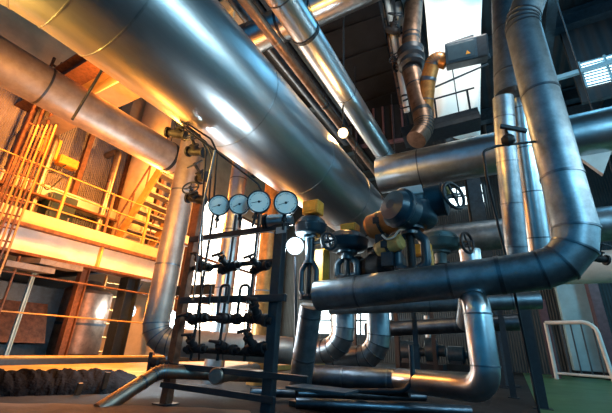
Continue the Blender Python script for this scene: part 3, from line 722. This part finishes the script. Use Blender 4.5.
# corrugated wall panels behind the railing
struct('wall_panel', MB().span((-9.6,1.0,za+1.5),(-9.5,8.0,za+4.2)), 'corr')
struct('wall_plinth', MB().span((-9.55,1.0,za+.06),(-9.65,8.0,za+1.2)), 'blueshed')
solo('wall_ledge', 'pale ledge beam across the corrugated wall behind the railing', 'beam', MB().span((-9.2,1.0,za+1.2),(-9.6,8.0,za+1.52)), 'white', bevel=.01)
for i, y in enumerate((1.2,2.6,4.0,5.2,6.4,7.6)):
    solo('wall_mullion', ['first','second','third','fourth','fifth','last'][i]+' upright frame post of the corrugated wall, counted from the left', 'post', MB().beam((-9.3,y,za+.05),(-9.3,y,za+4.2),.14,.12), 'rust', group='frame posts of the corrugated wall')
for lab, y, h, w_, m in [('blue grey switch cabinet on the platform near the slim bars', 2.35, 1.15, .8, 'dark2'), ('dark switch cabinet on the platform below the smaller yellow box', 3.75, 1.3, .6, 'act'), ('pale cabinet on the platform toward the stair', 5.6, 1.0, .7, 'white')]:
    P = V((-9.2, y, zt)); t = thing('switch_cabinet', lab, 'cabinet', P)
    part('cabinet_body', MB().span((-9.45,y-w_/2,zt),(-9.0,y+w_/2,zt+h)), m, t, .015)
    part('door', MB().span((-9.0,y-w_/2+.05,zt+.1),(-8.98,y+w_/2-.05,zt+h-.08)), m, t, .005)
    part('door_handle', MB().box((-8.965,y+w_/2-.12,zt+h*.55),(.03,.03,.12)), 'strapl', t)
for lab, y, r_, z1 in [('orange lit standing pipe left on the platform wall', 3.1, .07, 2.6), ('orange lit standing pipe in the middle of the platform wall', 4.6, .09, 3.0), ('orange lit standing pipe right on the platform wall', 6.9, .08, 3.2)]:
    P = V((-8.85,y,zt)); pipe(lab, [P, V((-8.85,y,zt+z1)), V((-9.45,y,zt+z1))], r_, 'brownclad', bend=.2, every=.8, seams=False, bw=.03, name='service_pipe')
solo('service_pipe', 'thin pipe running along the platform wall under the yellow boxes', 'pipe', MB().tube([(-8.7,1.2,zt+1.0),(-8.7,7.6,zt+1.0)], .035, 10), 'rust')
# yellow lamp boxes on the ledge
for lab, px, py, s in [('yellow box on the corrugated wall, larger and upper one',48,148,(.3,.4,.55)), ('yellow box on the corrugated wall, smaller and lower one',67,163,(.25,.45,.25))]:
    P = AX(px,py,-9.1); t = thing('yellow_box', lab, 'box', P-V((0,0,s[2]/2)))
    part('casing', MB().box(P, s), 'yellow', t, .03); part('lid', MB().box(P+V((s[0]/2+.01,0,0)), (.02,s[1]*.85,s[2]*.85)), 'yellow', t, .005); part('bracket', MB().box(P-V((s[0]/2+.05,0,0)), (.12,s[1]*.4,s[2]*.4)), 'dark', t)
for i, (a, b, s) in enumerate([((40,155),(66,165),.35), ((42,165),(62,178),.5)]):
    A_, B_ = AX(*a,-8.95), AX(*b,-8.95); mid = (A_+B_)/2-V((0,0,s))
    solo('hanging_cable', ['upper','lower'][i]+' cable sagging below the yellow boxes', 'cable', MB().tube([A_, mid+(A_-mid)*.4-V((0,0,.05)), mid, mid+(B_-mid)*.4-V((0,0,.05)), B_], .018, 8, .3, 5), 'tube')
# bundle of slim bars at far left
t = thing('ladder_cage', 'bundle of slim orange lit upright bars at the left edge', 'ladder', V((-6.7,AX(0,245,-6.7).y,0)))
for k in range(6):
    B = AX(-16+k*5.2, 246, -6.7+.02*k); B.z = 0; part('bar', MB().beam(B, up_to(B, 125), .026, .026), 'rail' if k % 2 else 'rust', t)
for k in range(9):
    P = up_to(AX(-16,246,-6.7), 238-k*13); q = up_to(AX(10,246,-6.6), 238-k*13); q.z = P.z; part('rung', MB().tube([P,q], .014, 6), 'rust', t)
t = thing('scaffold_frame', 'rust coloured scaffold frame behind the slim bars at left edge', 'scaffold', AX(0,225,-9.0))
for px in (-14,-2,9,20):
    B = AX(px,222,-8.8); B.z = za+.05; part('standard', MB().tube([B, V((B.x,B.y,za+4.5))], .035, 8), 'rust', t)
for h in (.8,1.7,2.6,3.5,4.3):
    A_, B_ = AX(-14,222,-8.8), AX(20,222,-8.8); part('ledger', MB().tube([V((A_.x,A_.y,za+h)), V((B_.x,B_.y,za+h))], .03, 8), 'rust', t)
# stairs rising behind the left pipe
t = thing('steel_stair', 'steel stair with dark treads rising from the platform end', 'stairs', pl(118,232))
s0 = AX(113,238,-8.3); s0.z = za+.05; s1 = AY(160,172,s0.y)
for off in (0,.95): part('stringer', MB().beam(s0+V((0,off,.1)), s1+V((0,off,.1)), .05, .24), 'rail', t)
for k in range(9):
    P = s0.lerp(s1, (k+.6)/9)+V((0,.475,.05)); part('tread', MB().box(P, (.26,.9,.04)), 'grate', t)
for off in (0,.95):
    part('handrail', MB().tube([s0+V((0,off,1.0)), s1+V((0,off,1.0))], .025, 8), 'rust', t)
    for k in (0.03,.33,.66,.97): P = s0.lerp(s1,k)+V((0,off,.1)); part('stanchion', MB().tube([P, P+V((0,0,.9))], .02, 8), 'rust', t)
# big pale column and beams behind
P = AX(131,225,-8.7); 
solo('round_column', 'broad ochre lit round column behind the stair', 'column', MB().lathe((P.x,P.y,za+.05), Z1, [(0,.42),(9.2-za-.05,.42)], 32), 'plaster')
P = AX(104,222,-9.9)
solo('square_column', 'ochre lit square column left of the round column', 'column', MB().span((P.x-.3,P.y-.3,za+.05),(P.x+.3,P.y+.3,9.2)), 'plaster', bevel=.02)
a = AX(110,92,-6.6)
for lab, pa, w, h, m in [('broad orange lit roof beam crossing above the left pipe', (118,84), .5, .75, 'plaster'), ('second roof beam crossing higher at upper left', (95,60), .35, .5, 'rust')]:
    P = AX(*pa, -6.6); solo('roof_beam', lab, 'beam', MB().ibeam((-10.7,P.y,P.z),(A.x-.75,P.y+.0,P.z), w, h, .04), m)
P = AX(100,50,-5.4)
solo('strut_rod', 'thin dark strut across the gap between the left pipe and the huge pipe', 'rod', MB().tube([D(72,120,4.6), D(108,60,4.6), D(112,40,4.7)], .018, 8), 'dark')
# machines and tank under the platform
P = V((-8.4, pl(103,350).y, 0))
t = thing('round_tank', 'rusty round tank under the left platform', 'tank', P)
part('shell', MB().lathe(P+V((0,0,.15)), Z1, [(0,.5),(.06,.52),(1.3,.52),(1.36,.5),(1.6,.2)], 32), 'rustpipe', t)
for a in (0,2.1,4.2): part('foot', MB().box(P+V((.4*math.cos(a),.4*math.sin(a),.08)), (.12,.12,.16)), 'dark', t)
part('strap', MB().band(P+V((0,0,.8)), Z1, .52, .05), 'dark', t)
P = V((-8.6, pl(40,350).y, 0))
t = thing('machine_cabinet', 'dark cabinet with a sloping front under the left platform', 'cabinet', P)
part('cabinet_body', MB().span(P+V((-.6,-1.3,.05)), P+V((.2,1.1,1.5))), 'dark2', t, .02)
part('sloping_panel', MB().prism([P+V((.2,-.5,.4)), P+V((.55,-.5,.4)), P+V((.2,-.5,1.15))], V((0,.9,0))), 'rust', t)
part('door', MB().span(P+V((.2,-1.2,.2)), P+V((.225,-.6,1.4))), 'act', t)
part('plinth', MB().span(P+V((-.6,-1.3,0)), P+V((.2,1.1,.05))), 'concrete', t)
struct('wall_undercroft', MB().span((-10.0,-2,0),(-9.9,y1+.2,zb)), 'backwall')
# ledge brackets
for lab, a in [('left flat bracket plate poking out beneath the pale girder', (14,266)), ('right flat bracket plate poking out beneath the pale girder', (46,264))]:
    P = AX(*a, -6.9); solo('bracket_plate', lab, 'bracket', MB().prism([P+V((-.4,-.3,0)), P+V((.25,-.2,-.05)), P+V((.25,.5,-.05)), P+V((-.4,.55,0))], V((0,0,.09))), 'grate')
# low guard rail cables in front of the undercroft
t = thing('guard_rail', 'low guard rail of thin yellow bars along the kerb at left', 'railing', (-6.9,4,.12))
for h, r in ((1.55,.018),(.85,.014)):
    zz = AX(60,{1.55:280,.85:316}[h],-6.9).z; part('rail', MB().tube([(-6.9,y0,zz),(-6.9,9,zz)], r, 6), 'rail' if h < 1 else 'rust', t)
for k in range(4): part('stanchion', MB().tube([(-6.9,-.5+3*k,.12),(-6.9,-.5+3*k,1.75)], .02, 6), 'rust', t)
solo('floor_kerb', 'yellow topped kerb along the foot of the left platform', 'kerb', MB().span((-7.2,-2,0),(-6.8,11,.2)), 'dark', bevel=.01)
solo('kerb_rail', 'thin yellow rail lying along the top of the dark kerb at left', 'rail', MB().span((-7.0,-2,.2),(-6.84,11,.235)), 'yellowfloor', bevel=.005)
struct('floor_lit_strip', MB().span((-6.75,-2,-.05),(-5.0,11,.11)), 'yellowfloor')  # yellow colour and raised top imitate a lamplit band of floor
# ladder beside the lamp
t = thing('wall_ladder', 'small yellow ladder under the platform beside the cold lamp', 'ladder', (PX-.75, pl(112,352).y, 0))
yl = pl(110,345).y
PX2 = PX-.75
for dy in (0,.42): part('rail', MB().beam((PX2,yl+dy,0),(PX2,yl+dy,1.9),.05,.04), 'rail', t)
for k in range(6): part('rung', MB().tube([(PX2,yl,.25+.3*k),(PX2,yl+.42,.25+.3*k)], .018, 8), 'rail', t)

# wool heap, and a mound coloured as lamplit floor, at left (uncountable)
def heap(name, label, cat, poly_near, poly_far, hgt, m, n=44, rows=10, jit=.05, seed=3):
    rnd = random.Random(seed); vs = []; fs = []
    for i in range(n+1):
        a = poly_near(i/n); b = poly_far(i/n)
        for j in range(rows+1):
            f = j/rows; p = a.lerp(b, f); z = hgt*math.sin(PI*f)**.6*(.88+.16*rnd.random())*(.9+.07*math.sin(i*.37+j*.3)+.06*math.sin(i*.9+j*.7)) * min(1, 6*min(i/n, 1-i/n)+.12)
            vs.append(V((p.x+rnd.uniform(-jit,jit), p.y+rnd.uniform(-jit,jit), max(0, z))))
    for i in range(n):
        for j in range(rows): k = i*(rows+1)+j; fs.append((k,k+rows+1,k+rows+2,k+1))
    o = solo(name, label, cat, MB().add(vs, fs, True), m, kind='stuff'); sd = o.modifiers.new('smooth','SUBSURF'); sd.levels = 1; sd.render_levels = 1
    return o
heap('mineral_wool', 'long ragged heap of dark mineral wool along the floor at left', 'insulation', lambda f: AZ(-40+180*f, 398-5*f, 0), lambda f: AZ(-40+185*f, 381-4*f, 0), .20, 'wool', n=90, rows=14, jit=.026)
heap('lit_floor_mound', 'smooth low mound coloured as orange lit floor at the bottom left', 'dust', lambda f: AZ(-60+330*f, 460-10*f, 0), lambda f: AZ(-60+310*f, 402+8*f, 0), .09, 'litfloor', n=30, rows=8, jit=.015, seed=5)
for lab, a, h in [('short wooden stake standing in the wool heap, right one', (102,393), 372), ('short wooden stake standing in the wool heap, left one', (77,395), 383)]:
    B = AZ(*a, 0); solo('wooden_stake', lab, 'stake', MB().beam(B, up_to(B,h)+V((.015,0,0)), .04, .05), 'rust')

# ------------------------------------------------------------------ lamps with fixtures, then added lights without any
def point(name, loc, col, w, r=.08):
    l = bpy.data.lights.new(name, 'POINT'); l.color = col; l.energy = w; l.shadow_soft_size = r
    o = bpy.data.objects.new(name, l); C.objects.link(o); o.location = loc; return o
def lamp(label, P, R, bulb, col, w, rod=None):
    t = thing('work_lamp', label, 'lamp', P)
    n = (cam_pos-P).normalized()
    part('shade', MB().lathe(P-n*R*1.2, n, [(0,R*.35),(R*.3,R*.55),(R*1.0,R*1.25),(R*1.15,R*1.25),(R*1.05,R*1.1)], 24), 'dark', t)
    part('bulb', MB().lathe(P-n*R*.3, n, [(0,R*.5),(R*.3,R*.95),(R*.7,R*.9),(R*1.05,R*.5),(R*1.15,.01)], 24, split=False), bulb, t)
    part('bracket', MB().tube([P-n*R*1.1, rod], .018, 8), 'dark', t)
    point('lamp_light', P+n*(R*1.9), col, w, R*.8)
cold = (.70,.90,1.0); warm = (1.0,.50,.15)
P = D(343,133,6.2); lamp('warm glowing lamp between the huge pipe and the slim bright pipe', P, .075, 'bulbwarm', warm, 70, V((P.x,P.y,9.0)))
P = D(168,320,5.2); lamp('blue white lamp glowing beside the foot of the tall upright pipe', P, .12, 'bulbcold', cold, 110, V((P.x-.05,P.y+.2,0)))
P = D(127,311,8.0); lamp('blue white lamp under the left platform end', P, .15, 'bulbcold', cold, 120, V((P.x-.1,P.y+.3,zb)))
P = D(295,246,3.95); lamp('blue white lamp glowing left of the leftmost actuator', P, .08, 'bulbcold', cold, 25, V((P.x-.05,P.y+.3,.0)))

def area(name, loc, tgt, sx, sy, col, w):
    l = bpy.data.lights.new(name, 'AREA'); l.shape = 'RECTANGLE'; l.size = sx; l.size_y = sy; l.color = col; l.energy = w
    o = bpy.data.objects.new(name, l); C.objects.link(o); o.location = loc
    o.rotation_euler = (V(tgt)-V(loc)).to_track_quat('-Z', 'Y').to_euler(); return o
def spot(name, loc, tgt, col, w, ang=2.2, r_=.2):
    l = bpy.data.lights.new(name, 'SPOT'); l.color = col; l.energy = w; l.spot_size = ang; l.spot_blend = .6; l.shadow_soft_size = r_
    o = bpy.data.objects.new(name, l); C.objects.link(o); o.location = loc; o.rotation_euler = (V(tgt)-V(loc)).to_track_quat('-Z','Y').to_euler()
sod = (1.0,.34,.05)
spot('unseen_warm_spot', (-5.2,2.4,5.4), (-9.5,3.2,3.2), (1.0,.32,.045), 2300)
spot('unseen_warm_spot', (-5.6,7.2,5.6), (-9.5,6.4,3.2), (1.0,.36,.06), 2600)
spot('unseen_warm_spot', (-4.1,-.2,1.9), (-3.0,1.0,3.3), (1.0,.55,.11), 900, 1.5)  # unseen spot added to light the huge pipe's underside near its elbow
point('sodium_light', (-6.2,4.0,3.4), sod, 260, .2)
point('sodium_light', (-5.9,3.6,1.1), sod, 95, .15)
spot('unseen_warm_spot', (-2.9,-.6,1.5), (-4.6,2.6,3.3), (1.0,.36,.05), 900, 1.3)  # unseen spot added to give the left pipe its orange light
point('sodium_light', (-5.0,7.6,1.8), sod, 60, .2)
area('window_daylight', (7.9,8,2.6), (-2.5,8,2.6), 16, 2.0, (.30,.75,1.0), 170)  # added side light for the huge pipe's highlight, no real window behind it
area('pipe_highlight_strip', (4.4,3,3.7), (-2.5,3,3.4), 8, .35, (.62,.90,1.0), 170)  # unseen strip added only to draw a highlight along the huge pipe
spot('unseen_warm_spot', (-1.2,2.9,2.5), D(514,150,4.1), (1.0,.35,.06), 160, .34, .03)  # unseen narrow spot added for an orange patch on the upright trio
area('overhead_cool_fill', (1.5,6.5,9.0), (0,6,0), 1.2, 9, (.20,.64,1.0), 120)  # added cool fill under the closed ceiling, there is no skylight
area('rear_cool_fill', (4.5,-1.5,3.6), (0,4,2), 1.0, 1.6, (.22,.68,1.0), 110)  # added cool fill from behind right for the pipes on that side
area('sheet_fill', (.3,5.2,7.2), D(452,55,8.2), 1.0, 1.0, (1.0,.97,.9), 62)  # added light aimed at the white sheet to brighten it, no fixture
point('cold_fill', (3.6,11.5,3.4), (.35,.8,1.0), 160, .3)  # unseen fill added to brighten the back wall and columns at right

w = bpy.data.worlds.new('world'); bpy.context.scene.world = w; w.use_nodes = True
bg = w.node_tree.nodes['Background']; bg.inputs['Color'].default_value = (.015,.16,.32,1); bg.inputs['Strength'].default_value = .8

# ------------------------------------------------------------------ camera
cd = bpy.data.cameras.new('camera'); co = bpy.data.objects.new('camera', cd); C.objects.link(co)
cd.sensor_width = 36; cd.lens = F*36/612; cd.clip_start = .05; cd.clip_end = 200
rt, dn, fw = W @ V((1,0,0)), W @ V((0,1,0)), W @ V((0,0,1))
mt = Matrix((rt, -dn, -fw)).transposed().to_4x4(); mt.translation = cam_pos
co.matrix_world = mt
sc = bpy.context.scene; sc.camera = co
sc.view_settings.view_transform = 'Standard'; sc.view_settings.look = 'None'; sc.view_settings.exposure = 0.42; sc.view_settings.gamma = 1
